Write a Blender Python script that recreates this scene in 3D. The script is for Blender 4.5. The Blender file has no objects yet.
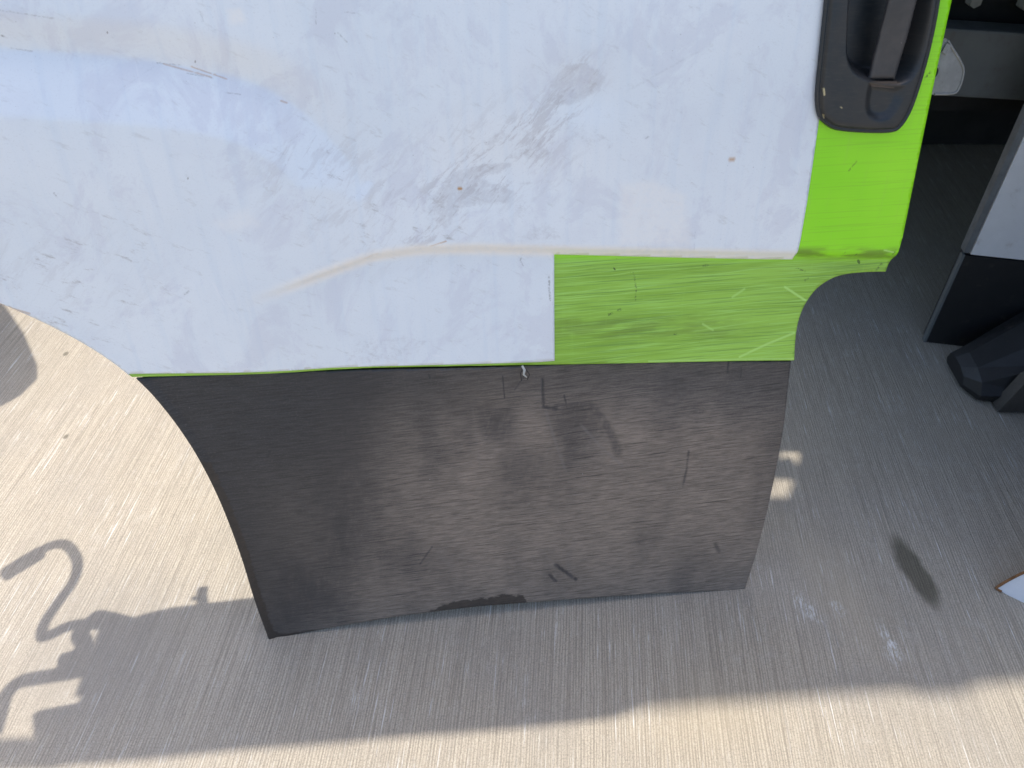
import bpy, bmesh, math, random
import numpy as np
from mathutils import Vector, Matrix
from mathutils.geometry import delaunay_2d_cdt
random.seed(7); np.random.seed(7)
C = bpy.context.scene.collection
sc = bpy.context.scene

# ------------------------------------------------------------------ camera
FPX = 745.0; PITCH = math.radians(44.6); CAMH = 1.2
cam = bpy.data.cameras.new('camera'); camo = bpy.data.objects.new('camera', cam); C.objects.link(camo)
camo.location = (0, 0, CAMH); camo.rotation_euler = (math.radians(90) - PITCH, 0, 0)
cam.sensor_width = 36; cam.lens = FPX / 1024 * 36; cam.clip_start = 0.02; cam.clip_end = 500
cam.dof.use_dof = True; cam.dof.focus_distance = 1.05; cam.dof.aperture_fstop = 6.5
sc.camera = camo

# ------------------------------------------------------------------ light
SUN = np.array([0.19, 0.38, 1.0]); SUNL = np.linalg.norm(SUN)
w = bpy.data.worlds.new('World'); sc.world = w; w.use_nodes = True
nt = w.node_tree; bg = nt.nodes['Background']
sky = nt.nodes.new('ShaderNodeTexSky'); sky.sky_type = 'NISHITA'; sky.sun_disc = False
sky.sun_elevation = math.asin(1 / SUNL); sky.sun_rotation = math.atan2(SUN[0], SUN[1])
sky.air_density = 1.0; sky.dust_density = 3.2; sky.ozone_density = 1.0
nt.links.new(sky.outputs[0], bg.inputs[0]); bg.inputs[1].default_value = 0.15
sun = bpy.data.lights.new('sun', 'SUN'); suno = bpy.data.objects.new('sun', sun); C.objects.link(suno)
sun.energy = 2.7; sun.angle = math.radians(0.65); sun.color = (1.0, 0.93, 0.82)
suno.rotation_euler = Vector(SUN).to_track_quat('Z', 'Y').to_euler(); suno.location = (1, 2, 6)
sc.view_settings.view_transform = 'Standard'; sc.view_settings.look = 'None'
sc.view_settings.exposure = 1.0; sc.view_settings.gamma = 1

# ------------------------------------------------------------------ geometry of the place
F = np.array([0, math.cos(PITCH), -math.sin(PITCH)]); U = np.array([0, math.sin(PITCH), math.cos(PITCH)])
CP = np.array([0, 0, CAMH])
def ray(x, y): return F + (x - 512) / FPX * np.array([1, 0, 0]) - (y - 384) / FPX * U
def ground(x, y, z=0.0):
    d = ray(x, y); return CP + d * ((z - CAMH) / d[2])
FOOT = ground(268, 640); _B = ground(745, 590)
ES = (_B - FOOT) / np.linalg.norm(_B - FOOT)          # along the foot of the door
_back = np.cross([0, 0, 1], ES); LEAN = math.radians(13)
EH = math.cos(LEAN) * np.array([0, 0, 1]) + math.sin(LEAN) * _back   # up the door
EN = np.cross(EH, ES); EN = EN if EN @ _back > 0 else -EN            # towards its back
def d2(x, y):                                           # point on the door plane, metres (s, h)
    d = ray(x, y); t = ((FOOT - CP) @ EN) / (d @ EN); q = CP + d * t - FOOT
    return (q @ ES, q @ EH)
def shd(x, y, off):                                     # point of the door body that shades a ground point
    G = ground(x, y); O = FOOT + EN * off; t = ((O - G) @ EN) / (SUN @ EN); q = G + SUN * t - FOOT
    return (q @ ES, q @ EH)
# s,h -> authoring coordinates (vectorised)
def sh2p(s, h):
    P = FOOT[None] + np.outer(s, ES) + np.outer(h, EH) - CP[None]
    z = np.maximum(P @ F, 0.05)
    return 512 + FPX * P[:, 0] / z, 384 - FPX * (P @ U) / z

def sstep(a, b, x):
    t = np.clip((x - a) / (b - a), 0, 1); return t * t * (3 - 2 * t)
def spline(pts, n=8):                                   # Catmull-Rom through points, open
    P = [np.array(p, float) for p in pts]; out = []
    for i in range(len(P) - 1):
        p0 = P[max(i - 1, 0)]; p1 = P[i]; p2 = P[i + 1]; p3 = P[min(i + 2, len(P) - 1)]
        for k in range(n):
            t = k / n
            out.append(0.5 * ((2 * p1) + (-p0 + p2) * t + (2 * p0 - 5 * p1 + 4 * p2 - p3) * t * t + (-p0 + 3 * p1 - 3 * p2 + p3) * t ** 3))
    out.append(P[-1]); return [tuple(o) for o in out]
def polydist(px, py, line):
    best = np.full(px.shape, 1e9)
    L = np.array(line, float)
    for a, b in zip(L[:-1], L[1:]):
        ab = b - a; l2 = max(ab @ ab, 1e-9)
        t = np.clip(((px - a[0]) * ab[0] + (py - a[1]) * ab[1]) / l2, 0, 1)
        best = np.minimum(best, np.hypot(px - a[0] - t * ab[0], py - a[1] - t * ab[1]))
    return best
def inside(px, py, poly):
    r = np.zeros(px.shape, bool); P = list(poly)
    for (x1, y1), (x2, y2) in zip(P, P[1:] + P[:1]):
        if y1 == y2: continue
        c = ((y1 > py) != (y2 > py)) & (px < (x2 - x1) * (py - y1) / (y2 - y1) + x1); r ^= c
    return r
def sdf(px, py, poly):                                  # positive inside
    d = polydist(px, py, list(poly) + [poly[0]]); return np.where(inside(px, py, poly), d, -d)

# ------------------------------------------------------------------ material toolkit
class Mat:
    def __init__(s, name):
        s.m = bpy.data.materials.new(name); s.m.use_nodes = True; s.t = s.m.node_tree
        s.b = s.t.nodes['Principled BSDF']; s._c = {}
    def node(s, ty, **kw):
        n = s.t.nodes.new(ty)
        for k, v in kw.items(): setattr(n, k, v)
        return n
    def link(s, a, b): s.t.links.new(a, b)
    def put(s, sock, v):
        if hasattr(v, 'is_linked') or isinstance(v, bpy.types.NodeSocket): s.link(v, sock)
        elif isinstance(v, (tuple, list)) and len(v) == 3 and sock.type == 'RGBA': sock.default_value = (*v, 1)
        else: sock.default_value = v
    def uv(s):
        if 'uv' not in s._c: s._c['uv'] = s.node('ShaderNodeTexCoord').outputs['UV']
        return s._c['uv']
    def obj(s):
        if 'ob' not in s._c: s._c['ob'] = s.node('ShaderNodeTexCoord').outputs['Object']
        return s._c['ob']
    def map(s, v, loc=(0, 0, 0), rot=(0, 0, 0), scale=(1, 1, 1), kind='POINT'):
        if kind == 'POINT' and any(rot) and tuple(scale) != (1, 1, 1): v = s.map(v, rot=rot); rot = (0, 0, 0)   # turn first, then stretch
        n = s.node('ShaderNodeMapping', vector_type=kind); s.put(n.inputs['Vector'], v)
        n.inputs['Location'].default_value = loc; n.inputs['Rotation'].default_value = rot; n.inputs['Scale'].default_value = scale
        return n.outputs[0]
    def noise(s, v, scale=5, detail=4, rough=0.55, dist=0.0, col=False):
        n = s.node('ShaderNodeTexNoise'); s.put(n.inputs['Vector'], v)
        n.inputs['Scale'].default_value = scale; n.inputs['Detail'].default_value = detail
        n.inputs['Roughness'].default_value = rough; n.inputs['Distortion'].default_value = dist
        return n.outputs['Color' if col else 'Fac']
    def voro(s, v, scale, feature='F1', out='Distance', rnd=1.0):
        n = s.node('ShaderNodeTexVoronoi', feature=feature); s.put(n.inputs['Vector'], v)
        n.inputs['Scale'].default_value = scale; n.inputs['Randomness'].default_value = rnd
        return n.outputs[out]
    def math(s, op, a, b=0.5, clamp=False):
        n = s.node('ShaderNodeMath', operation=op, use_clamp=clamp); s.put(n.inputs[0], a)
        if op not in ('SQRT', 'ABSOLUTE', 'SINE'): s.put(n.inputs[1], b)
        return n.outputs[0]
    def rng(s, v, a, b, c=0.0, d=1.0, smooth=True):
        n = s.node('ShaderNodeMapRange', interpolation_type='SMOOTHSTEP' if smooth else 'LINEAR'); s.put(n.inputs[0], v)
        for i, x in zip((1, 2, 3, 4), (a, b, c, d)): s.put(n.inputs[i], x)
        return n.outputs[0]
    def mix(s, f, a, b, mode='MIX'):
        n = s.node('ShaderNodeMix', data_type='RGBA', blend_type=mode)
        s.put(n.inputs[0], f); s.put(n.inputs[6], a); s.put(n.inputs[7], b); return n.outputs[2]
    def attr(s, name):
        return s.node('ShaderNodeAttribute', attribute_name=name).outputs['Fac']
    def bump(s, h, dist=0.001, strength=1.0, prev=None):
        n = s.node('ShaderNodeBump'); n.inputs['Strength'].default_value = strength; n.inputs['Distance'].default_value = dist
        s.put(n.inputs['Height'], h)
        if prev is not None: s.put(n.inputs['Normal'], prev)
        return n.outputs[0]
    def out(s, col=None, rough=None, nrm=None, metal=None, spec=None, coat=None):
        if col is not None: s.put(s.b.inputs['Base Color'], col)
        if rough is not None: s.put(s.b.inputs['Roughness'], rough)
        if nrm is not None: s.put(s.b.inputs['Normal'], nrm)
        if metal is not None: s.put(s.b.inputs['Metallic'], metal)
        if spec is not None: s.put(s.b.inputs['Specular IOR Level'], spec)
        if coat is not None: s.put(s.b.inputs['Coat Weight'], coat)
        return s.m
    def specks(s, v, scale, thr, keep, warp=0.0):        # sparse small marks; keep = share of cells
        if warp: v = s.mix(warp, v, s.noise(v, scale * 2, 2, col=True), 'ADD')
        n = s.node('ShaderNodeTexVoronoi'); s.put(n.inputs['Vector'], v); n.inputs['Scale'].default_value = scale
        sep = s.node('ShaderNodeSeparateColor'); s.link(n.outputs['Color'], sep.inputs[0])
        big = s.math('MULTIPLY', sep.outputs[1], thr)
        a = s.math('LESS_THAN', n.outputs['Distance'], big); b = s.math('LESS_THAN', sep.outputs[0], keep)
        return s.math('MULTIPLY', a, b)

# white vinyl --------------------------------------------------------
def mat_vinyl():
    m = Mat('white_vinyl'); uv = m.uv()
    big = m.noise(uv, 3.0, 3); mid = m.noise(uv, 14, 4, 0.6)
    col = m.mix(m.rng(big, .35, .65), (0.77, 0.815, 0.845), (0.825, 0.855, 0.87))
    col = m.mix(m.math('MULTIPLY', m.rng(mid, .5, .75), .25), col, (0.68, 0.69, 0.74))
    # vertical wipe streaks
    st = m.noise(m.map(uv, scale=(70, 4, 1)), 1, 4, .6)
    col = m.mix(m.math('MULTIPLY', m.rng(st, .48, .70), .26), col, (0.64, 0.72, 0.80))
    # residue trapped under the film
    g = m.attr('grime')
    n1 = m.noise(uv, 120, 6, .75); n2 = m.noise(m.map(uv, rot=(0, 0, -.8), scale=(60, 200, 1)), 1, 4, .7)
    ge = m.rng(m.math('ADD', g, m.math('MULTIPLY', m.math('SUBTRACT', n1, .5), 2.4)), .30, 1.0)
    ge = m.math('MULTIPLY', ge, m.rng(n2, .25, .6, .45, 1.0))
    col = m.mix(m.math('MULTIPLY', ge, .42), col, (0.50, 0.49, 0.51))
    wn = m.noise(m.map(m.mix(.02, uv, m.noise(uv, 14, 3, col=True), 'ADD'), rot=(0, 0, -.72), scale=(16, 62, 1)), 1, 6, .75)
    wi = m.math('MULTIPLY', m.attr('wisp'), m.rng(wn, .50, .60))
    col = m.mix(m.math('MULTIPLY', wi, .50), col, (0.50, 0.48, 0.49))
    wl = m.math('MULTIPLY', m.attr('wisp'), m.rng(m.noise(m.map(uv, rot=(0, 0, -.9), scale=(20, 160, 1), loc=(3, 3, 0)), 1, 5, .8), .58, .66))
    col = m.mix(m.math('MULTIPLY', wl, .45), col, (0.36, 0.34, 0.34))
    # general film of dirt, heavier low left and high left
    dd = m.noise(m.map(uv, rot=(0, 0, .5), scale=(30, 90, 1)), 1, 5, .75)
    mask = m.math('MULTIPLY', m.rng(dd, .56, .72), m.attr('dirt'))
    col = m.mix(m.math('MULTIPLY', mask, .75), col, (0.38, 0.36, 0.34))
    fine = m.noise(uv, 420, 3, .7)
    col = m.mix(m.math('MULTIPLY', m.rng(fine, .55, .75), .30), col, (0.5, 0.5, 0.52))
    cl = m.noise(m.map(uv, rot=(0, 0, .3), scale=(11, 7, 1)), 1, 6, .7, .6)
    col = m.mix(m.math('MULTIPLY', m.rng(cl, .50, .60), .30), col, (0.60, 0.60, 0.68))
    sp3 = m.specks(uv, 260, .10, .22, .0); col = m.mix(m.math('MULTIPLY', m.math('MULTIPLY', sp3, m.rng(cl, .45, .6)), .5), col, (0.25, .24, .22))
    # thin dark ticks and specks
    sp = m.specks(m.map(uv, rot=(0, 0, .4), scale=(1.0, .55, 1)), 60, .06, .22)
    col = m.mix(m.math('MULTIPLY', sp, .6), col, (0.16, 0.14, 0.13))
    sp2 = m.specks(uv, 130, .085, .20)
    col = m.mix(m.math('MULTIPLY', sp2, .35), col, (0.27, 0.24, 0.22))
    # long hairline scratches
    sv = m.map(uv, rot=(0, 0, 1.15), scale=(1.1, 26, 1))
    sc_ = m.voro(m.mix(.03, sv, m.noise(uv, 6, 2, col=True), 'ADD'), 3, 'DISTANCE_TO_EDGE')
    sl = m.math('MULTIPLY', m.math('LESS_THAN', sc_, .006), m.rng(m.noise(uv, 9, 2), .55, .65))
    col = m.mix(m.math('MULTIPLY', sl, .30), col, (0.88, 0.89, 0.9))
    dk = m.math('MULTIPLY', m.attr('mark'), m.rng(m.noise(uv, 300, 2, .6), .38, .6, .1, .75)); col = m.mix(dk, col, (0.10, 0.09, 0.08))
    rs = m.attr('rust'); col = m.mix(rs, col, (0.50, 0.27, 0.10))
    wh = m.attr('scuff_and_lit'); col = m.mix(m.math('MULTIPLY', wh, m.rng(n1, .3, .6, .55, 1)), col, (0.92, 0.885, 0.83))  # scuffs, plus reflected ground light painted cream along the crease
    bp = m.bump(m.noise(uv, 6, 2), .003, .6)
    bp = m.bump(m.math('ADD', m.noise(uv, 40, 3), m.math('MULTIPLY', ge, .6)), .0004, .6, bp)
    m.b.inputs['Coat Roughness'].default_value = .14
    return m.out(col, m.rng(mid, .3, .7, .30, .42), bp, spec=.45, coat=.6)

def mat_green(name='green_paint'):
    m = Mat(name); uv = m.uv()
    low = m.attr('low')
    base = m.mix(m.rng(m.noise(uv, 5, 3), .35, .65), (0.30, 0.80, 0.010), (0.36, 0.86, 0.018))
    dirty = m.mix(m.rng(m.noise(m.map(uv, scale=(3, 30, 1)), 1, 4, .6), .35, .65), (0.26, 0.47, 0.045), (0.35, 0.62, 0.08))
    col = m.mix(low, base, dirty)
    warp = m.mix(.0025, uv, m.noise(uv, 9, 2, col=True), 'ADD')
    l1 = m.noise(m.map(warp, rot=(0, 0, .015), scale=(9, 520, 1)), 1, 3, .6)
    l2 = m.noise(m.map(warp, rot=(0, 0, -.06), scale=(7, 380, 1)), 1, 2, .6)
    ln = m.math('MAXIMUM', m.rng(l1, .52, .64), m.rng(l2, .56, .66))
    col = m.mix(m.math('MULTIPLY', m.math('MULTIPLY', ln, low), .62), col, (0.42, 0.74, 0.16))
    l3 = m.noise(m.map(warp, scale=(6, 420, 1), loc=(3, 1, 0)), 1, 3, .6)
    col = m.mix(m.math('MULTIPLY', m.rng(l3, .52, .64), m.math('MULTIPLY', m.rng(low, 0, 1, .25, 1), .55)), col, (0.13, 0.27, 0.05))
    st = m.noise(m.map(uv, scale=(160, 8, 1)), 1, 3, .6)
    col = m.mix(m.math('MULTIPLY', m.rng(st, .55, .75), .18), col, (0.38, 0.70, 0.10))
    sp = m.specks(m.map(uv, rot=(0, 0, -.6), scale=(1.0, .45, 1)), 40, .085, .28)
    col = m.mix(m.math('MULTIPLY', sp, .8), col, (0.05, 0.10, 0.02))
    sp2 = m.specks(uv, 150, .09, .14); col = m.mix(m.math('MULTIPLY', sp2, .5), col, (0.08, 0.15, 0.03))
    g = m.attr('grime'); gg = m.math('MULTIPLY', g, m.rng(m.noise(m.map(uv, scale=(20, 90, 1)), 1, 4), .35, .6))
    col = m.mix(m.math('MULTIPLY', gg, .8), col, (0.14, 0.20, 0.03))
    col = m.mix(m.math('MULTIPLY', m.attr('mark'), m.rng(m.noise(uv, 350, 2, .6), .40, .58, .0, .85)), col, (0.03, 0.05, 0.02))
    col = m.mix(m.attr('scuff_and_lit'), col, (0.50, 0.80, 0.20))
    bp = m.bump(m.noise(uv, 6, 2), .003, .5)
    bp = m.bump(m.math('MULTIPLY', ln, low), .0002, .5, bp)
    return m.out(col, m.rng(low, 0, 1, .34, .5), bp, spec=.45)

def mat_clad():
    m = Mat('black_grained_plastic'); uv = m.uv()
    warp = m.mix(.003, uv, m.noise(uv, 12, 3, col=True), 'ADD')
    g1 = m.noise(m.map(warp, rot=(0, 0, -.03), scale=(34, 420, 1)), 1, 6, .75)
    g2 = m.noise(m.map(warp, rot=(0, 0, .02), scale=(16, 210, 1), loc=(4, 2, 0)), 1, 4, .65)
    g3 = m.noise(uv, 330, 3, .8)
    dust = m.attr('dust')
    grain = m.rng(m.math('ADD', m.math('MULTIPLY', g1, .75), m.math('MULTIPLY', g2, .25)), .38, .62)
    col = m.mix(grain, (0.018, 0.0185, 0.021), (0.040, 0.040, 0.043))
    dcol = m.mix(grain, (0.150, 0.120, 0.094), (0.305, 0.245, 0.195))
    bl = m.noise(m.map(uv, scale=(9, 4, 1)), 1, 4, .6)
    dm = m.math('MULTIPLY', dust, m.rng(bl, .3, .6, .60, 1.0), True)
    col = m.mix(dm, col, dcol)
    col = m.mix(m.math('MULTIPLY', m.rng(g3, .50, .72), m.rng(dust, 0, 1, .18, .6)), col, (0.20, 0.175, 0.16))
    # dark grain cuts
    cut = m.noise(m.map(warp, rot=(0, 0, -.05), scale=(10, 440, 1), loc=(1, 7, 0)), 1, 3, .6)
    col = m.mix(m.math('MULTIPLY', m.rng(cut, .57, .66), .60), col, (0.014, 0.013, 0.014))
    sp = m.specks(uv, 60, .05, .16); col = m.mix(m.math('MULTIPLY', sp, .75), col, (0.40, 0.40, 0.40))
    # smears and scuffs
    n = m.noise(m.map(uv, rot=(0, 0, .2), scale=(70, 24, 1)), 1, 4, .7)
    mk = m.math('MULTIPLY', m.attr('mark'), m.rng(n, .25, .55, .35, 1)); col = m.mix(m.math('MULTIPLY', mk, .85), col, (0.022, 0.022, 0.026))
    sf = m.math('MULTIPLY', m.attr('scuff_and_lit'), m.rng(n, .3, .6, .2, 1)); col = m.mix(m.math('MULTIPLY', sf, .45), col, (0.19, 0.165, 0.15))
    mud = m.attr('rust'); mm = m.rng(m.math('ADD', mud, m.math('MULTIPLY', m.math('SUBTRACT', m.noise(uv, 70, 4, .7), .5), .9)), .4, .6)
    col = m.mix(m.math('MULTIPLY', mm, .85), col, m.mix(m.noise(uv, 90, 3), (0.012, 0.010, 0.009), (0.060, 0.044, 0.033)))
    hh = m.math('ADD', m.math('MULTIPLY', g1, 1.0), m.math('MULTIPLY', g3, .6))
    bp = m.bump(hh, .0009, .8)
    return m.out(col, m.rng(dust, 0, 1, .46, .72), bp, spec=.5)

def mat_bezel(name, c0, c1, rough=.5):
    m = Mat(name); o = m.uv()
    n = m.noise(o, 26, 4, .6)
    col = m.mix(m.rng(n, .35, .65), c0, c1)
    col = m.mix(m.math('MULTIPLY', m.rng(m.noise(m.map(o, scale=(60, 400, 1)), 1, 3, .7), .5, .75), .35), col, (0.075, 0.068, 0.06))
    sp = m.specks(o, 110, .07, .10); col = m.mix(m.math('MULTIPLY', sp, .6), col, (0.35, 0.33, 0.29))
    col = m.mix(m.attr('rust'), col, (0.10, 0.065, 0.035)); col = m.mix(m.attr('scuff_and_lit'), col, (0.62, 0.52, 0.28))
    return m.out(col, m.rng(n, .3, .7, rough - .08, rough + .1), m.bump(m.noise(o, 1400, 2, .6), .0002, .5), spec=.5)

def mat_plain(name, c, rough=.5, metal=0.0, var=.25, scale=12, speck=True, dirt=(0.05, .04, .03), damt=.3):
    m = Mat(name); o = m.obj()
    n = m.noise(o, scale, 5, .65)
    c2 = tuple(x * (1 - var) for x in c)
    col = m.mix(m.rng(n, .35, .65), c, c2)
    if speck: col = m.mix(m.math('MULTIPLY', m.rng(m.noise(o, scale * 4, 5, .75), .58, .72), damt), col, dirt)
    return m.out(col, m.rng(n, .3, .7, max(rough - .08, .05), rough + .1), m.bump(m.noise(o, scale * 8, 3), .0006, .4), metal)

def mat_concrete():
    m = Mat('broomed_concrete'); o = m.obj()
    rot = (0, 0, math.radians(4.3))
    v0 = m.mix(.002, o, m.noise(o, 6, 2, col=True), 'ADD')
    v = m.map(v0, rot=rot)                        # x across the broom strokes
    a = m.noise(m.map(v, scale=(290, 2.6, 1)), 1, 2, .6)
    b = m.noise(m.map(v, scale=(150, 2.6, 1), loc=(5, 3, 0)), 1, 3, .6)
    c = m.noise(m.map(v, scale=(480, 18, 1), loc=(1, 8, 0)), 1, 3, .7)
    grit = m.noise(o, 380, 4, .85); blot = m.noise(o, 3.2, 5, .6); blot2 = m.noise(o, 17, 5, .7)
    sx = m.node('ShaderNodeSeparateXYZ'); m.link(v, sx.inputs[0])
    wob_ = m.noise(m.map(v, scale=(28, 2.2, 1), loc=(2, 9, 0)), 1, 3, .6)
    ph = m.math('ADD', m.math('MULTIPLY', sx.outputs[0], 2 * math.pi / .0047), m.math('MULTIPLY', wob_, 22.0))
    sn = m.math('ADD', m.math('MULTIPLY', m.math('SINE', ph, 0), .5), .5)
    sn = m.mix(m.rng(m.noise(m.map(v, scale=(120, 9, 1), loc=(6, 1, 0)), 1, 3, .7), .38, .62), m.math('MULTIPLY', m.math('ADD', sn, .5), .5), sn)
    ridge = m.math('ADD', m.math('MULTIPLY', a, .42), m.math('ADD', m.math('MULTIPLY', sn, .20), m.math('ADD', m.math('MULTIPLY', b, .08), m.math('MULTIPLY', c, .30))))
    col = m.mix(m.rng(ridge, .36, .64), (0.268, 0.235, 0.188), (0.452, 0.403, 0.326))
    col = m.mix(m.math('MULTIPLY', m.rng(blot, .4, .68), .50), col, (0.30, 0.275, 0.24))
    col = m.mix(m.math('MULTIPLY', m.rng(blot2, .55, .75), .30), col, (0.48, 0.45, 0.40))
    col = m.mix(m.math('MULTIPLY', m.rng(grit, .48, .62), .70), col, (0.17, 0.15, 0.125))
    col = m.mix(m.math('MULTIPLY', m.rng(m.noise(m.map(v, scale=(300, 90, 1), loc=(2, 2, 0)), 1, 3, .8), .56, .70), .5), col, (0.52, 0.475, 0.40))
    col = m.mix(m.math('MULTIPLY', m.rng(m.noise(m.map(v, scale=(380, 34, 1), loc=(7, 2, 0)), 1, 3, .75), .58, .68), .5), col, (0.16, 0.142, 0.118))
    # dark thin grooves
    col = m.mix(m.math('MULTIPLY', m.rng(a, .38, .28), .25), col, (0.17, 0.155, 0.13))
    # pale lime streaks lying along the strokes
    ls = m.noise(m.map(v, scale=(260, 7, 1), loc=(9, 2, 0)), 1, 4, .7)
    lm = m.noise(o, 7, 4, .6)
    col = m.mix(m.math('MULTIPLY', m.math('MULTIPLY', m.rng(ls, .58, .68), m.rng(lm, .40, .56)), .72), col, (0.66, 0.655, 0.64))
    # dark pin holes
    sp0 = m.specks(o, 240, .12, .12); col = m.mix(m.math('MULTIPLY', sp0, .45), col, (0.09, 0.08, 0.065)); sp = m.specks(o, 90, .07, .08); col = m.mix(m.math('MULTIPLY', sp, .5), col, (0.10, 0.09, 0.08))
    # stains and soft tone patches with a shape of their own
    def spot(px, py, wx, wy, ang, colr, amt, soft=.35, wob=.05, brk=False):
        nonlocal col
        g = ground(px, py)
        q = m.mix(wob, o, m.noise(o, 14, 3, col=True), 'ADD')
        q = m.map(q, loc=(g[0] + wob * .5, g[1] + wob * .5, wob * .5), rot=(0, 0, ang), scale=(wx, wy, 50), kind='TEXTURE')
        n = m.node('ShaderNodeVectorMath', operation='LENGTH'); m.link(q, n.inputs[0])
        k = m.rng(n.outputs['Value'], 1 - soft, 1 + soft, 1, 0)
        if brk: k = m.math('MULTIPLY', k, m.rng(m.noise(m.map(v, scale=(260, 70, 1)), 1, 4, .75), .46, .58))
        col = m.mix(m.math('MULTIPLY', k, amt), col, colr)
        return k
    k = spot(914, 570, .022, .072, math.radians(8), (0.06, 0.054, 0.034), .74, .30, .03)
    spot(840, 590, .05, .10, .3, (0.40, 0.34, 0.25), .3, .8)  # broad soft warmer patch
    spot(700, 720, .10, .05, .1, (0.42, 0.35, 0.24), .25, .9); spot(120, 640, .12, .10, .1, (0.24, 0.22, 0.19), .4, .8)  # soft warmer patch and soft darker patch
    spot(195, 168 + 187, .006, .008, 0, (0.08, .07, .05), .8, .3, .01)
    for px, py, r in ((808, 607, .013), (838, 606, .007), (885, 632, .009), (892, 648, .011), (889, 640, .006)):
        spot(px, py, r * .9, r * 1.8, .2, (0.66, .66, .66), .6, .9, .05, True)
    for px, py, r in ((66, 354, .006), (66, 437, .005)):
        spot(px, py, r, r * 1.3, 0, (0.09, .08, .06), .7, .3, .01)
    h = m.math('ADD', ridge, m.math('MULTIPLY', grit, .35))
    bp = m.bump(m.noise(o, 9, 3), .004, .35); bp = m.bump(h, .0028, .75, bp)
    return m.out(col, .82, bp, spec=.3)

M = dict(
    vinyl=mat_vinyl(), green=mat_green(), clad=mat_clad(), concrete=mat_concrete(),
    bezel=mat_bezel('dark_handle_plastic', (0.014, 0.019, 0.023), (0.030, 0.030, 0.029), .40),
    lever=mat_bezel('worn_lever_plastic', (0.040, 0.041, 0.044), (0.066, 0.062, 0.060), .45),
    zinc=mat_plain('zinc_plate', (0.24, 0.245, 0.235), .55, .2, .2, 40),
    inner=mat_plain('inner_pressed_metal', (0.16, 0.34, 0.03), .5, 0, .3, 9),
    rubber=mat_plain('black_rubber', (0.018, 0.018, 0.019), .7, 0, .3, 20),
    white=mat_plain('white_paint', (0.74, 0.74, 0.76), .35, 0, .08, 8, True, (0.35, .3, .26), .35),
    dark=mat_plain('black_body_plastic', (0.012, 0.013, 0.015), .5, 0, .3, 10, True, (0.07, .06, .05), .4),
    grey=mat_plain('grey_painted_steel', (0.13, 0.14, 0.145), .5, 0, .2, 7, True, (0.10, .08, .07), .5),
    under=mat_plain('dark_underbody', (0.012, 0.013, 0.015), .85, 0, .4, 6, True, (0.03, .028, .025), .5),
    dust=mat_plain('dusty_black_plastic', (0.075, 0.068, 0.060), .75, 0, .35, 9, True, (0.02, .02, .02), .4),
    rust=mat_plain('rusty_steel', (0.28, 0.13, 0.05), .85, 0, .5, 60),
    fold=mat_plain('dull_grey_fold', (0.16, 0.17, 0.18), .5, 0, .3, 14),
    tyre=mat_plain('tyre_rubber', (0.02, 0.02, 0.02), .8, 0, .3, 14),
)

# ------------------------------------------------------------------ objects toolkit
def link_mesh(name, me, mat, parent=None, smooth=False):
    o = bpy.data.objects.new(name, me); C.objects.link(o)
    if mat: me.materials.append(mat)
    if smooth:
        me.polygons.foreach_set('use_smooth', [True] * len(me.polygons))
    if parent: o.parent = parent
    return o
def thing(name, label, cat, loc=(0, 0, 0), group=None):
    o = bpy.data.objects.new(name, None); C.objects.link(o); o.location = loc; o.empty_display_size = .1
    o['label'] = label; o['category'] = cat
    if group: o['group'] = group
    return o
def from_bm(name, bm, mat, parent=None, smooth=False, bevel=0, seg=2):
    if bevel:
        bmesh.ops.bevel(bm, geom=[e for e in bm.edges if len(e.link_faces) == 2 and e.calc_face_angle(0) > .4], offset=bevel, segments=seg, affect='EDGES', profile=.6)
    bmesh.ops.recalc_face_normals(bm, faces=bm.faces[:])
    me = bpy.data.meshes.new(name); bm.to_mesh(me); bm.free()
    return link_mesh(name, me, mat, parent, smooth)
def box(bm, x0, x1, y0, y1, z0, z1, M4=None):
    vs = [bm.verts.new((x, y, z)) for z in (z0, z1) for y in (y0, y1) for x in (x0, x1)]
    for f in ((0, 2, 3, 1), (4, 5, 7, 6), (0, 1, 5, 4), (2, 6, 7, 3), (0, 4, 6, 2), (1, 3, 7, 5)): bm.faces.new([vs[i] for i in f])
    if M4 is not None: bmesh.ops.transform(bm, matrix=M4, verts=vs)
    return vs
def prism(bm, poly, a, b, frame=None):                   # poly in (x,z); extruded along y from a to b
    lo = [bm.verts.new((p[0], a, p[1])) for p in poly]; hi = [bm.verts.new((p[0], b, p[1])) for p in poly]
    bm.faces.new(lo); bm.faces.new(hi[::-1]); n = len(poly)
    for i in range(n): bm.faces.new((lo[i], hi[i], hi[(i + 1) % n], lo[(i + 1) % n]))
    if frame is not None: bmesh.ops.transform(bm, matrix=frame, verts=lo + hi)
def tube_curve(name, pts, r, mat, parent=None):
    cu = bpy.data.curves.new(name, 'CURVE'); cu.dimensions = '3D'; cu.bevel_depth = 1.0; cu.bevel_resolution = 3; cu.use_fill_caps = True
    sp = cu.splines.new('POLY'); sp.points.add(len(pts) - 1)
    for i, p in enumerate(pts):
        sp.points[i].co = (*p, 1); sp.points[i].radius = r[i] if isinstance(r, (list, tuple)) else r
    o = bpy.data.objects.new(name, cu); C.objects.link(o)
    dg = bpy.context.evaluated_depsgraph_get(); me = bpy.data.meshes.new_from_object(o.evaluated_get(dg))
    bpy.data.objects.remove(o); return link_mesh(name, me, mat, parent, True)

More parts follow.
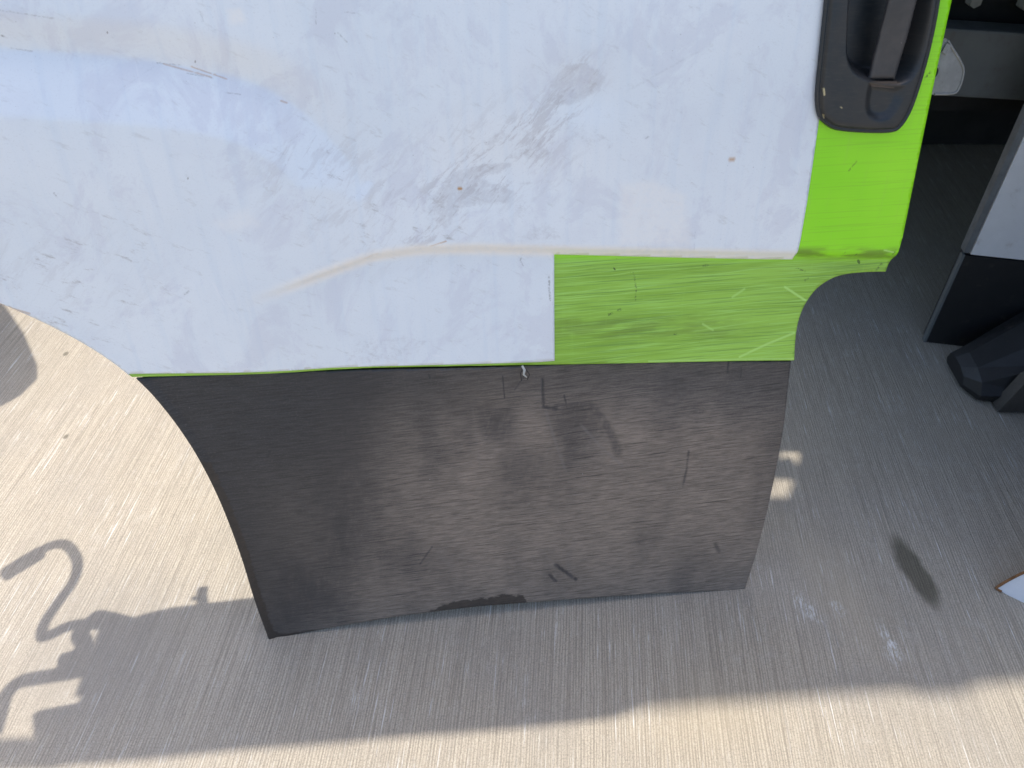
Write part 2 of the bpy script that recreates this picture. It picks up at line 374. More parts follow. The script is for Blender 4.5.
# door sheets: outlines in authoring points or metres, height field zf(px,py) outwards
DOOR = thing('van_side_door', 'white and lime green van sliding door with black lower cladding, standing on the concrete', 'van door', tuple(FOOT))
Rm = Matrix(((ES[0], EN[0], EH[0], 0), (ES[1], EN[1], EH[1], 0), (ES[2], EN[2], EH[2], 0), (0, 0, 0, 1)))
DOOR.rotation_euler = Rm.to_euler()
def resample(poly, step):
    out = []; n = len(poly)
    for i in range(n):
        a = np.array(poly[i]); b = np.array(poly[(i + 1) % n]); k = max(1, int(np.linalg.norm(b - a) / step))
        for j in range(k): out.append(tuple(a + (b - a) * j / k))
    return out
def sheet(name, outline, zf, mat, parent, thick=.001, holes=(), step=.004, coarse=.02, off=0.0, attrs=None, view=None, cut=None):
    _a = np.array(outline); _r = np.roll(_a, -1, 0)
    if (_a[:, 0] * _r[:, 1] - _r[:, 0] * _a[:, 1]).sum() < 0: outline = list(outline)[::-1]
    poly = resample(outline, step); P = np.array(poly)
    lo = P.min(0); hi = P.max(0)
    polys = [poly] + [resample(h_, step) for h_ in holes]
    # fine lattice where the photo looks, coarse beyond
    def lattice(st):
        i0 = np.arange(math.floor(lo[0] / st), math.ceil(hi[0] / st) + 1) * st; j0 = np.arange(math.floor(lo[1] / st), math.ceil(hi[1] / st) + 1) * st
        X, Y = np.meshgrid(i0, j0); X = X.copy(); X[1::2] += st / 2; return X.ravel(), Y.ravel()
    X, Y = lattice(step); px, py = sh2p(X, Y)
    k = (py > -25) & (px > -30) & (px < 1050); Xf, Yf = X[k], Y[k]
    X, Y = lattice(coarse); px, py = sh2p(X, Y); k = ~((py > -25) & (px > -30)); Xc, Yc = X[k], Y[k]
    X = np.concatenate([Xf, Xc]); Y = np.concatenate([Yf, Yc])
    ref = [it for fn in (attrs or {}).values() for it in getattr(fn, 'items_', ()) if it[1] <= 2.0]
    if ref:                                              # denser points where thin marks lie
        ex, ey = [], []
        for pts, wd, amt in ref:
            q = D(pts); qa = np.array(q); l0 = qa.min(0) - .004; h0 = qa.max(0) + .004; st = .0010
            gx, gy = np.meshgrid(np.arange(l0[0], h0[0], st), np.arange(l0[1], h0[1], st)); gx = gx.ravel(); gy = gy.ravel()
            k = polydist(gx, gy, q) < .0012 + wd * .0014; ex.append(gx[k]); ey.append(gy[k])
        ex = np.concatenate(ex); ey = np.concatenate(ey)
        key = np.unique(np.stack([np.round(ex / .0009), np.round(ey / .0009)], 1), axis=0) * .0009
        X = np.concatenate([X, key[:, 0] + 3e-5]); Y = np.concatenate([Y, key[:, 1] + 2e-5])
    ok = inside(X, Y, poly)
    for h_ in polys[1:]: ok &= ~inside(X, Y, h_)
    for pl in polys: 
        # keep lattice off the border
        bx = np.array(pl)
        cell = {}
        for q in bx: cell.setdefault((int(q[0] // .02), int(q[1] // .02)), []).append(q)
        idx = np.nonzero(ok)[0]
        for i in idx:
            cx, cy = int(X[i] // .02), int(Y[i] // .02); hit = False
            for ax in (cx - 1, cx, cx + 1):
                for ay in (cy - 1, cy, cy + 1):
                    for q in cell.get((ax, ay), ()):
                        if abs(q[0] - X[i]) < step * .45 and abs(q[1] - Y[i]) < step * .45: hit = True; break
            if hit: ok[i] = False
    X, Y = X[ok], Y[ok]
    verts = []; faces = []
    for pl in polys:
        b0 = len(verts); verts += [Vector(p) for p in pl]; faces.append(list(range(b0, b0 + len(pl))))
    verts += [Vector((a, b)) for a, b in zip(X, Y)]
    vo, eo, fo, ov, oe, of = delaunay_2d_cdt(verts, [], faces, 1, 1e-7)
    fl = [f for f, src in zip(fo, of) if src == [0] or (0 in src and len(src) == 1)]
    V = np.array([(v.x, v.y) for v in vo]); px, py = sh2p(V[:, 0], V[:, 1])
    z = zf(px, py) + off
    me = bpy.data.meshes.new(name)
    co = np.stack([V[:, 0], -z, V[:, 1]], 1)
    # make front (-y) faces
    a, b, c = V[fl[0][0]], V[fl[0][1]], V[fl[0][2]]
    if (b[0] - a[0]) * (c[1] - a[1]) - (b[1] - a[1]) * (c[0] - a[0]) < 0: fl = [f[::-1] for f in fl]
    me.from_pydata(co.tolist(), [], [list(f) for f in fl]); me.update()
    uvl = me.uv_layers.new(name='UVMap'); li = np.zeros(len(me.loops), int); me.loops.foreach_get('vertex_index', li)
    uvl.data.foreach_set('uv', V[li].astype(np.float32).ravel())
    for an, fn in (attrs or {}).items():
        at = me.attributes.new(an, 'FLOAT', 'POINT'); at.data.foreach_set('value', np.clip(fn(px, py), 0, 1).astype(np.float32))
    o = link_mesh(name, me, mat, parent, True)
    if thick:
        s = o.modifiers.new('thickness', 'SOLIDIFY'); s.thickness = thick; s.offset = -1
    return o
def D(pts): return [d2(*p) for p in pts]

# ------------------------------------------------------------------ setting: ground
bm = bmesh.new(); bmesh.ops.create_grid(bm, x_segments=40, y_segments=40, size=60)
g = from_bm('concrete_ground', bm, M['concrete']); g['kind'] = 'structure'; g['label'] = 'broom finished concrete slab'

# ------------------------------------------------------------------ the door
CX = [0, 240, 300, 370, 420, 480, 555, 795, 890]; CY = [340, 302, 281, 258, 251, 250, 252, 256, 258]
CW = [0.5, 0.8, 3.5, 5.5, 6.5, 6.5, 6.2, 6, 6]
B1 = spline([(-300, 30), (-80, 45), (0, 50), (80, 56), (160, 64), (245, 83), (300, 112), (345, 158), (362, 185)], 5)
BX, BY = zip(*B1)
WS = ([-300, 0, 130, 300, 340, 370], [60, 62, 60, 52, 22, 10])
def zskin(px, py):
    yc = np.interp(px, CX, CY); w = np.interp(px, CX, CW); am = sstep(215, 330, px)
    t = sstep(-1, 1, (py - yc) / w)
    z = -am * 2 * w * 0.80e-3 * t * (sstep(560, 800, px) + (1 - sstep(560, 800, px)) * np.exp(-np.clip(py - yc, 0, 999) / 120))
    d = polydist(px, py, B1); y1 = np.interp(px, BX, BY); sg = np.where((py > y1) & (px < 372), d, -d)
    sg = np.where((py > y1) & (px >= 345), np.minimum(sg, 400), sg)
    fd = 1 - sstep(250, 400, px)
    ws = np.interp(px, *WS)
    p = -.0085 * sstep(-42, 0, sg) * (1 - sstep(0, 6, sg))
    up = np.where(sg > 0, -.0085 + (.0085 + .012) * np.clip(sg / ws, 0, 1) - .012 * sstep(ws + 10, ws + 260, sg), 0)
    # rounded profile instead of a hard fold
    p = np.where(sg <= 0, -.0085 * sstep(-42, 2, sg), up)
    z = z + p * fd
    z = z + .0012 * np.sin(px / 95 + 1.3) * np.sin(py / 70 + .4)
    # shallow dent where the film is creased
    z = z - .004 * np.exp(-(((px - 500) / 70) ** 2 + ((py - 175) / 40) ** 2)) - .003 * np.exp(-(((px - 585) / 35) ** 2 + ((py - 95) / 30) ** 2))
    return z

topL = (-.225, 1.33); topR = (.935, 1.56)
arch = spline([(-4, 300), (0, 302), (40, 320), (80, 341), (110, 360), (132, 377)], 6)
skin_r = spline([(797, 363.5), (798, 345), (801, 325), (808, 307), (820, 291), (835, 281), (850, 276.5), (870, 274.5), (889, 274)], 4)
skin_r2 = spline([(891, 268), (896, 258), (902, 238), (907, 215), (952, 0)], 6)
skin = D(arch) + D([(336, 369.7), (380, 368.6), (555, 366)]) + D(skin_r) + D(skin_r2) + [(.945, 1.2), (.94, 1.56), (.92, 1.60), (.87, 1.605)] + [(.0, 1.39), (-.04, 1.36), (-.055, 1.28)] + [(-.085, 1.12), (-.12, .96), (-.165, .80), (-.202, .68)]
hole = D([(834, 0), (832, 60), (836, 104), (860, 116), (890, 114), (908, 84), (922, 40), (930, 0)]) + D([(944, -70), (944, -130), (925, -142), (860, -142), (842, -125), (838, -60)])
def lines_attr(items):
    def fn(px, py):
        r = np.zeros(px.shape)
        for pts, wd, amt in items:
            d = polydist(px, py, pts); r = np.maximum(r, amt * (1 - sstep(wd * .3, wd * 1.1, d)))
        return r
    fn.items_ = items
    return fn
def polys_attr(items):
    def fn(px, py):
        r = np.zeros(px.shape)
        for pts, soft, amt in items:
            r = np.maximum(r, amt * sstep(-soft, soft, sdf(px, py, pts)))
        return r
    return fn
green_low = lambda px, py: sstep(255, 268, py)
gmark = lines_attr([([(800, 271), (808, 274)], 1.2, .7), ([(635, 275), (638, 290), (637, 303)], .9, .75), ([(610, 317), (613, 316)], 1.6, .9), ([(619, 313), (622, 312)], 1.5, .8), ([(706, 269), (710, 268)], 1.3, .8),
    ([(885, 266), (880, 272)], 1.2, .8), ([(843, 257), (845, 252)], .8, .8), ([(856, 257), (857, 253)], .8, .8), ([(892, 255), (896, 250)], .9, .8), ([(676, 337), (679, 337)], 1.1, .8), ([(808, 283), (811, 281)], 1.2, .8), ([(926, 78), (931, 72)], 1.2, .9), ([(848, 172), (857, 161)], .8, .7)])
gscuff = lines_attr([([(788, 290), (808, 303)], 1.6, .8), ([(742, 360), (770, 347), (797, 336)], 1.5, .7), ([(884, 250), (893, 252)], 1.0, .8), ([(650, 363.5), (700, 363), (797, 362)], 1.2, .6), ([(735, 300), (747, 292)], 1.5, .5), ([(705, 327), (715, 333)], 1.5, .5)])
gdark = lambda px, py: (1 - sstep(3, 9, np.abs(py - 254))) * sstep(790, 800, px) * .9 + .5 * (1 - sstep(5, 16, np.abs(py - 330))) * sstep(540, 560, px) * (1 - sstep(700, 790, px)) + (1 - sstep(0, 3, np.abs(py - 372))) * (px < 330) * .4  # darker bands along the crease, lower strip and seam
sk = sheet('door_skin', skin, zskin, M['green'], DOOR, thick=.0015, holes=[hole], attrs=dict(low=green_low, mark=gmark, scuff_and_lit=gscuff, grime=gdark), off=0)

# folded flange along the seam and around the lower right corner
def strip(name, path, z0, z1, mat, parent, zf=zskin, wob=0):
    bm = bmesh.new(); pv = None
    S = D(path); px = np.array([p[0] for p in path], float); py = np.array([p[1] for p in path], float); zz = zf(px, py)
    for i, (s, h) in enumerate(S):
        a = bm.verts.new((s, -(zz[i] + z0), h)); b = bm.verts.new((s, -(zz[i] + z1), h))
        if pv: bm.faces.new((pv[0], a, b, pv[1]))
        pv = (a, b)
    return from_bm(name, bm, mat, parent, True)
seamp = [(132 + i * (797 - 132) / 60, float(np.interp(132 + i * (797 - 132) / 60, [132, 336, 380, 555, 797], [377, 369.7, 368.6, 366, 363.5]))) for i in range(61)]
strip('seam_flange', seamp, 0, -.014, M['green'], DOOR)
strip('edge_flange', skin_r + skin_r2[1:], 0, -.012, M['green'], DOOR)

bm = bmesh.new(); prism(bm, D([(141, 386), (134, 378), (137, 372), (789, 357), (789, 376), (400, 392)]), .0168, .021); from_bm('seam_backing', bm, M['rubber'], DOOR)  # black strip added behind the seam to keep the gap dark
# white vinyl film over the paint
wr = D(arch[:-1]) + D([(129, 373.5), (220, 371.3), (330, 367.6), (400, 366.6), (470, 365.2), (540, 363.2), (555, 362), (555, 310), (555.3, 257), (680, 260.2), (760, 261.6), (795, 261.8), (800, 240), (807, 200), (813, 160), (818.5, 122), (822, 90), (826, 0)]) + [(.80, 1.2), (.80, 1.55)] + [(.003, 1.38), (-.036, 1.35), (-.051, 1.28), (-.081, 1.12), (-.116, .96), (-.161, .80), (-.198, .69)]
# keep the film 2 mm inside the arch edge
film_grime = polys_attr([
    ([(565, 64), (585, 62), (608, 76), (600, 92), (570, 106), (547, 103), (532, 125), (541, 98), (552, 80)], 3, .95),
    ([(432, 196), (452, 172), (480, 165), (520, 162), (500, 174), (478, 178), (518, 192), (506, 204), (478, 206), (462, 208), (450, 224), (446, 232), (434, 212)], 3, .9),
    ([(482, 142), (508, 126), (505, 137), (490, 150)], 2, .8), ([(520, 149), (540, 141), (556, 156), (528, 160)], 3, .75),
    ([(497, 163), (518, 150), (535, 146), (522, 158)], 2, .7), ([(516, 242), (530, 228), (549, 222), (565, 240)], 3, .6), ([(515, 244), (560, 243), (590, 250), (530, 254)], 2, .6),
    ([(565, 175), (574, 171), (572, 176)], 1.5, .7), ([(516, 184), (538, 180), (530, 186)], 1.5, .8), ([(520, 198), (532, 207), (526, 206)], 1.5, .8),
    ([(545, 108), (562, 113), (600, 128), (640, 150), (590, 150), (560, 140)], 8, .42),
    ([(405, 180), (440, 190), (452, 236), (425, 222)], 6, .5),
    ([(355, 340), (400, 336), (435, 340), (405, 364), (345, 366)], 4, .5)])
film_dirt = lambda px, py: np.clip(.32 + .9 * np.exp(-(((px - 60) / 90) ** 2 + ((py - 265) / 50) ** 2)) + .8 * np.exp(-(((px - 20) / 80) ** 2 + ((py - 330) / 60) ** 2)) + .7 * np.exp(-(((px - 350) / 60) ** 2 + ((py - 175) / 40) ** 2)) + .8 * np.exp(-(((px - 420) / 60) ** 2 + ((py - 235) / 30) ** 2)), 0, 1)
film_mark = lines_attr([([(58, 190), (61, 194)], .9, .9), ([(155, 64), (178, 66)], .6, .7), ([(225, 93), (240, 95)], .7, .5), ([(185, 74), (212, 79)], .6, .6), ([(338, 33), (347, 42)], .9, .55), ([(316, 8), (316, 24)], .5, .5), ([(345, 12), (355, 13)], .6, .5),
    ([(550, 279), (550, 290), (551, 302)], 1.3, .75), ([(523, 257), (521, 263), (524, 268)], .7, .7), ([(0, 36), (4, 38)], 1.2, .8), ([(8, 49), (30, 52)], .6, .6), ([(200, 11), (204, 22)], .7, .35), ([(628, 90), (700, 50)], 1.4, .12), ([(0, 10), (60, 19)], .7, .45), ([(186, 292), (190, 289)], 1.2, .6), ([(645, 138), (648, 136)], 1.0, .8), ([(695, 232), (694, 250)], .6, .35), ([(120, 90), (160, 62)], .4, .2)])
film_rust = lines_attr([([(459, 189), (461, 189)], 2.0, .95), ([(730, 158), (732, 159)], 2.2, .9), ([(162, 65), (210, 78)], 1.0, .5), ([(190, 68), (225, 80)], .8, .6), ([(430, 246), (446, 241)], .9, .8), ([(365, 258), (378, 253)], .9, .6), ([(0, 304), (30, 313)], 1.6, .5), ([(280, 102), (286, 104)], 1.2, .5)])
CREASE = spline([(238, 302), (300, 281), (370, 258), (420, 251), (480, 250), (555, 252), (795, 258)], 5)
film_scuff0 = polys_attr([([(620, 185), (650, 180), (685, 195), (690, 245), (620, 245)], 6, .5), ([(228, 10), (242, 8), (246, 22), (230, 24)], 3, .7), ([(215, 220), (250, 205), (262, 222), (230, 230)], 6, .35)])
film_scuff_crease_lit = lambda px, py: np.maximum(film_scuff0(px, py), .95 * (1 - sstep(3.5, 10, polydist(px, py, CREASE))) * sstep(236, 330, px))  # adds a painted strip of reflected ground light along the crease
sheet('white_vinyl_film', wr, zskin, M['vinyl'], DOOR, thick=.0009, off=.0012, attrs=dict(wisp=lambda px, py: np.clip((1 - sstep(6, 34, polydist(px, py, [(585, 75), (545, 125), (500, 165), (450, 195), (425, 225)]))) + .5 * (1 - sstep(20, 90, polydist(px, py, [(520, 150), (400, 215), (310, 170)]))) + .35 * np.exp(-(((px - 60) / 100) ** 2 + ((py - 280) / 60) ** 2)), 0, 1), grime=film_grime, dirt=film_dirt, mark=film_mark, rust=film_rust, scuff_and_lit=film_scuff_crease_lit))

# black lower cladding
def zclad(px, py):
    z = -.004 - .010 * sstep(420, 700, px) * (1 - sstep(366, 440, py)) + .002 * np.sin(np.clip((py - 370) / 250, 0, 1) * math.pi * .8)
    z = z - .012 * sstep(560, 640, py) * (1 - sstep(270, 420, px)) * 0
    z = z + .0025 * (1 - sstep(2, 9, polydist(px, py, ARC2)))
    z = z - .004 * np.exp(-(((px - 590) / 25) ** 2 + ((py - 430) / 22) ** 2)) - .003 * np.exp(-(((px - 495) / 30) ** 2 + ((py - 425) / 25) ** 2))
    return z + .0008 * np.sin(px / 60) * np.sin(py / 45)
ARC2 = spline([(136, 379), (154, 397), (178, 427), (200, 461), (221, 503), (240, 553), (255, 602), (269, 641)], 5)
clad = D(ARC2) + D([(300, 635), (345, 626.5), (400, 617), (450, 610.5), (480, 607), (560, 601), (650, 595), (745, 590.5)]) + D(spline([(746, 588), (756, 556), (768, 510), (779, 458), (789, 402), (795, 366)], 5)) + D([(555, 368.2), (380, 371), (336, 372.5)])
cl_dust = lambda px, py: np.clip(sstep(260, 520, px + (py - 480) * .35) * (.35 + .65 * sstep(375, 440, py)) * (1 - .25 * sstep(730, 790, px)) + .15 * sstep(200, 300, px) * sstep(430, 500, py), 0, 1)
CLM = lines_attr([
    ([(543, 382), (544, 409), (560, 411)], 2.2, 1), ([(558, 410), (590, 409), (602, 420), (612, 436), (618, 452)], 6.5, .6), ([(565, 398), (568, 411)], 1.2, .9), ([(503, 378), (505, 400)], 1.0, .9), ([(528, 374), (515, 392)], .9, .6), ([(429, 376), (430, 379)], 1.2, .9),
    ([(689, 452), (687, 470), (683, 487)], 1.6, .7), ([(556, 566), (576, 580)], 2.6, 1), ([(550, 576), (556, 582)], 2.2, .9), ([(420, 565), (432, 548)], 1.4, .7), ([(732, 367), (731, 377)], 1.6, 1), ([(745, 372), (744, 382)], .8, .7), ([(267, 458), (270, 452)], 1.6, .8), ([(308, 376), (320, 375)], 1.6, .7), ([(350, 381), (368, 375)], 1.6, .8), ([(716, 545), (719, 552)], 3, .6), ([(300, 380), (340, 377)], 1.2, .5)])
cl_mark = lambda px, py: np.maximum(CLM(px, py),
    polys_attr([([(545, 412), (600, 412), (612, 440), (585, 440), (570, 470), (555, 440)], 12, .5), ([(478, 410), (512, 410), (512, 440), (500, 446), (482, 440)], 11, .6), ([(455, 405), (475, 405), (480, 450), (465, 455)], 14, .35),
                ([(330, 378), (375, 378), (372, 520), (340, 610), (300, 615), (318, 500)], 34, .6), ([(490, 450), (560, 455), (530, 520), (490, 500)], 24, .35), ([(270, 560), (340, 560), (350, 615), (275, 625)], 24, .6), ([(660, 380), (690, 380), (680, 440), (655, 430)], 10, .3), ([(380, 520), (460, 560), (440, 590), (385, 570)], 22, .3)])(px, py))
cl_mark.items_ = CLM.items_
cl_scuff = lines_attr([([(546, 412), (556, 444), (566, 472)], 2.0, .8), ([(582, 428), (602, 449), (622, 466)], 2.0, .9), ([(540, 550), (556, 566)], 1.5, .6), ([(575, 545), (568, 560), (572, 580)], 3, .5), ([(440, 555), (452, 568)], 5, .45), ([(542, 382), (541, 412)], 1.0, .6), ([(473, 410), (480, 470)], 1.5, .35), ([(470, 560), (560, 600)], 1.5, .3)])
cl_mud = lambda px, py: np.maximum(polys_attr([([(424, 614), (445, 604), (462, 600), (490, 598), (505, 594), (524, 596), (530, 604), (470, 612)], 6, .8), ([(268, 642), (264, 625), (280, 634), (345, 628), (300, 640)], 4, .7)])(px, py), (1 - sstep(2, 15, polydist(px, py, ARC2[16:]))) * .85)
sheet('lower_cladding', clad, zclad, M['clad'], DOOR, thick=.004, step=.0032, attrs=dict(dust=cl_dust, mark=cl_mark, scuff_and_lit=cl_scuff, rust=cl_mud))

# inner pressed frame: its lower edge throws the shadow seen through the wheel arch
OFF = .125
low = [shd(x, y, OFF) for x, y in ((262, 604), (205, 611), (150, 624), (110, 632))]
bm = bmesh.new()
prism(bm, [(.02, .03), (.80, .03), (.79, .45), (.80, .60), (.90, .66), (.915, 1.50), (.0, 1.31), (-.09, .88), (-.05, .70), (.02, .50)], .042, .052)
from_bm('inner_panel', bm, M['inner'], DOOR, bevel=.004)
bm = bmesh.new()
prism(bm, [(-.055, .78), (-.02, .72), (.25, .66), (.80, .66), (.86, .72), (.88, .98), (-.08, .98)], .053, .16)
from_bm('inner_waist_beam', bm, M['inner'], DOOR, bevel=.008)
print('LOW', low)

# wiring harness and roller arm hanging behind the waist beam; they shade the concrete at the left
Wt = np.array(Rm.to_3x3()).T
def lift(x, y, h):                                       # door-local point above a shaded ground point
    P = ground(x, y) + SUN * h - FOOT; return tuple(Wt @ P)
def cable(name, pts, h0, h1, r, mat, parent):
    S = spline(pts, 6); n = len(S)
    return tube_curve(name, [lift(x, y, h0 + (h1 - h0) * i / (n - 1)) for i, (x, y) in enumerate(S)], r, mat, parent)
hs = .60
hn = cable('wiring_harness', [(32, 556), (50, 546), (66, 545), (77, 560), (74, 580), (60, 600), (45, 622), (42, 636), (52, 634), (70, 626), (95, 624), (130, 630)], hs, hs + .02, .0098, M['rubber'], DOOR)
cable('connector_plug', [(6, 574), (20, 565), (40, 553)], hs - .005, hs, .017, M['rubber'], hn)
cable('wiring_harness', [(60, 662), (78, 655), (84, 645), (80, 632), (92, 622), (100, 618), (140, 628)], hs, hs, .014, M['rubber'], DOOR)
cable('wiring_harness', [(-6, 735), (0, 715), (6, 695), (20, 682), (45, 677), (75, 672), (95, 668)], .68, .66, .012, M['rubber'], DOOR)

cable('cable_grommet', [(203, 588), (202, 596), (204, 612)], .62, .62, .0095, M['rubber'], hn)
cable('cable_grommet', [(192, 598), (203, 600)], .62, .62, .004, M['rubber'], hn)
cable('wiring_harness', [(60, 662), (85, 658), (105, 655), (130, 652), (160, 655)], .6, .6, .013, M['rubber'], DOOR)
ra = [shd(x, y, .03) for x, y in ((-40, 764), (-40, 750), (60, 747), (60, 762))]
bm = bmesh.new(); prism(bm, ra, .02, .045); from_bm('roller_arm', bm, M['grey'], DOOR, bevel=.002)
print('RA', ra)
# door handle ---------------------------------------------------------
pad = spline([(823, -10), (818, 40), (814, 80), (813, 100), (816, 116), (826, 126), (838, 130), (862, 132), (886, 132), (897, 128), (907, 114), (915, 94), (925, 60), (933, 25), (938, -5)], 5) + spline([(946, -60), (947, -120), (936, -150), (905, -160), (870, -160), (843, -150), (833, -110), (829, -50)], 4)
cav = spline([(848, -10), (846, 30), (846, 55), (852, 68), (866, 76), (880, 79), (898, 78), (908, 68), (916, 45), (922, 15), (925, -10)], 4) + spline([(930, -60), (928, -120), (905, -138), (875, -138), (857, -120), (850, -60)], 4)
scoop = spline([(865, 82), (862, 100), (864, 112), (874, 117), (886, 113), (895, 98), (898, 86)], 4)
def zbez(px, py):
    d = np.clip(sdf(px, py, pad) / 11, 0, 1); z = .0045 + .0075 * np.sqrt(1 - (1 - d) ** 2)
    z = z - .034 * sstep(-5, 9, sdf(px, py, cav)) - .005 * sstep(-3, 6, sdf(px, py, scoop))
    z = z - .003 * (1 - sstep(.5, 1.8, np.abs(sdf(px, py, pad) - 4)))
    return z
hd = sheet('handle_bezel', [d2(*p) for p in pad], zbez, M['bezel'], DOOR, thick=.003, step=.0014, coarse=.004,
      attrs=dict(rust=lines_attr([([(867, 82), (894, 82)], 3, .5)]), scuff_and_lit=lines_attr([([(819.5, 87), (820, 93)], 1.0, .9), ([(820, 113), (821, 117)], .8, .6), ([(836, 105), (837, 106)], .8, .7)])))
lev = [(866, 79), (874, 40), (882, 0), (895, -70), (900, -125), (908, -130), (918, -128), (921, -120), (918, -70), (911, 0), (903, 40), (893, 79)]
def zlev(px, py):
    d = np.clip(sdf(px, py, lev) / 5, 0, 1); return .0035 + .004 * np.sqrt(1 - (1 - d) ** 2) + .010 * sstep(85, -40, py)
lv = sheet('handle_lever', D(lev), zlev, M['lever'], hd, thick=.011, step=.0018, coarse=.004, attrs=dict(rust=lambda a, b: a * 0, scuff_and_lit=lambda a, b: a * 0))
# small catch at the lever's foot
bm = bmesh.new(); q = D([(866, 80), (893, 80), (889, 87), (867, 85)])
prism(bm, q, -.0102, .004); from_bm('lever_stop', bm, mat_plain('brown_worn_plastic', (0.085, .062, .045), .6), hd, bevel=.001)

# zinc latch bracket behind the green edge
bm = bmesh.new()
br = D([(925, 96), (955, 97), (962, 93), (968, 82), (970, 70), (967, 60), (958, 46), (953, 40), (935, 38)])
prism(bm, br, .012, .016)
lb = from_bm('latch_bracket', bm, M['zinc'], DOOR, bevel=.0012)
tube_curve('folded_lip', [tuple(v) for v in [(a[0], .0118, a[1]) for a in D(spline([(940, 96), (959, 95.5), (965, 90), (969, 78), (969, 68), (960, 52), (954, 42)], 3))]], .0014, M['zinc'], lb)
def ring(name, cx, cy, r, t, y, mat, par, dark=False):
    s, h = d2(cx, cy); bm = bmesh.new(); n = 20
    if dark:
        vs = [bm.verts.new((s + r * .75 * math.cos(a), y, h + r * 1.15 * math.sin(a))) for a in [i * 2 * math.pi / n for i in range(n)]]
        bm.faces.new(vs)
        ex = bmesh.ops.extrude_face_region(bm, geom=bm.faces[:]); bmesh.ops.translate(bm, vec=(0, -.001, 0), verts=[v for v in ex['geom'] if isinstance(v, bmesh.types.BMVert)])
    else:
        R_ = []
        for i in range(n):
            a = i * 2 * math.pi / n
            R_.append([bm.verts.new((s + (r + t * math.cos(b)) * .8 * math.cos(a), y + t * math.sin(b), h + (r + t * math.cos(b)) * 1.15 * math.sin(a))) for b in [k * math.pi / 3 for k in range(6)]])
        for i in range(n):
            for k in range(6): bm.faces.new((R_[i][k], R_[(i + 1) % n][k], R_[(i + 1) % n][(k + 1) % 6], R_[i][(k + 1) % 6]))
    return from_bm(name, bm, mat, par, not dark)
ring('hole_rim', 940.5, 74, .0062, .0016, .012, M['zinc'], lb)
ring('hole_shade_disc', 940.5, 74, .0054, 0, .0122, M['under'], lb, True)  # dark disc stands in for the shade inside the hole
bm = bmesh.new(); prism(bm, D([(952, 44), (956, 47), (951, 56), (947, 53)]), .0095, .0125); from_bm('raised_rib', bm, M['zinc'], lb, bevel=.001)

# broken clip tuft hanging from the seam
def dl(x, y, z): s, h = d2(x, y); return (s, -z, h)
ct = tube_curve('broken_clip', [dl(522, 365, .002), dl(524, 368, .006), dl(523, 372, .007), dl(526, 375, .006)], [.0016, .002, .0015, .0008], mat_plain('pale_plastic', (0.55, .55, .5), .5), DOOR)
tube_curve('clip_strand', [dl(523, 366, .004), dl(520, 371, .006), dl(521, 379, .005)], .0006, M['rubber'], ct)
tube_curve('clip_strand', [dl(525, 367, .004), dl(529, 372, .007), dl(527, 378, .004)], .0006, M['rubber'], ct)

# ------------------------------------------------------------------ things behind and beside
def frame_at(P, ex, ez):                                 # local frame: x along ex, z along ez, y = into depth
    ex = np.array(ex) / np.linalg.norm(ex); ez = np.array(ez, float); ez -= ex * (ez @ ex); ez /= np.linalg.norm(ez); ey = np.cross(ez, ex)
    return Matrix(((ex[0], ey[0], ez[0], P[0]), (ex[1], ey[1], ez[1], P[1]), (ex[2], ey[2], ez[2], P[2]), (0, 0, 0, 1)))

# second door, white over black, behind right
P0 = ground(925, 341); P1 = ground(985, 348)
d2nd = thing('spare_or_added_door', 'spare white van door with black lower half standing upright behind the green edge', 'van door')
d2nd.matrix_world = frame_at(P0, P1 - P0, (.085, .09, 1))
def panel(name, poly, y0, y1, mat, par, bev=.003):
    bm = bmesh.new(); prism(bm, poly, y0, y1); return from_bm(name, bm, mat, par, bevel=bev)
panel('black_cladding', [(.002, 0), (.95, 0), (.95, .232), (.002, .237)], -.004, .03, M['dark'], d2nd)
panel('white_skin', [(.012, .241), (.95, .236), (.95, 1.15), (.9, 1.2), (.06, 1.2), (.012, 1.15)], -.004, .004, M['white'], d2nd)
panel('edge_fold', [(-.002, .242), (.010, .242), (.011, 1.14), (-.004, 1.14)], -.001, .025, M['fold'], d2nd)
panel('edge_strip', [(-.005, 0), (.0008, 0), (.0008, .239), (-.005, .239)], -.006, .008, M['grey'], d2nd, .001)
panel('inner_shell', [(.03, .28), (.93, .28), (.93, 1.12), (.03, 1.12)], .0045, .06, M['under'], d2nd)

# black bumper end lying in front of it
bp = thing('black_bumper', 'dusty black bumper end lying on the concrete in front of the spare white door', 'bumper')
Pb = ground(990, 406); bp.matrix_world = frame_at(Pb, (1, -.03, 0), (0, 0, 1))
bm = bmesh.new()
prof = [(0, 0), (.20, 0), (.22, .04), (.21, .11), (.16, .135), (.08, .13), (.02, .10), (-.01, .04)]
lo = []
secs = [(-.05, .05, .40, .25), (-.03, .01, .6, .40), (.10, -.004, .9, 1.15), (.45, -.01, 1, 1.1), (.95, 0, 1, 1.1)]
rows = []
for x, yo, sy_, sz_ in secs: rows.append([bm.verts.new((x, yo + y * sy_, z * sz_ + (.01 if x < 0 else 0))) for y, z in prof])
for a, b in zip(rows[:-1], rows[1:]):
    for i in range(len(prof)): bm.faces.new((a[i], b[i], b[(i + 1) % len(prof)], a[(i + 1) % len(prof)]))
bm.faces.new(rows[0]); bm.faces.new(rows[-1][::-1])
from_bm('bumper_skin', bm, M['dark'], bp, bevel=.005, seg=3)
bm = bmesh.new(); prism(bm, [(.004, .006), (.9, .006), (.9, .16), (.075, .155), (.022, .10)], -.024, .004); from_bm('dusty_insert', bm, M['dust'], bp, bevel=.004)

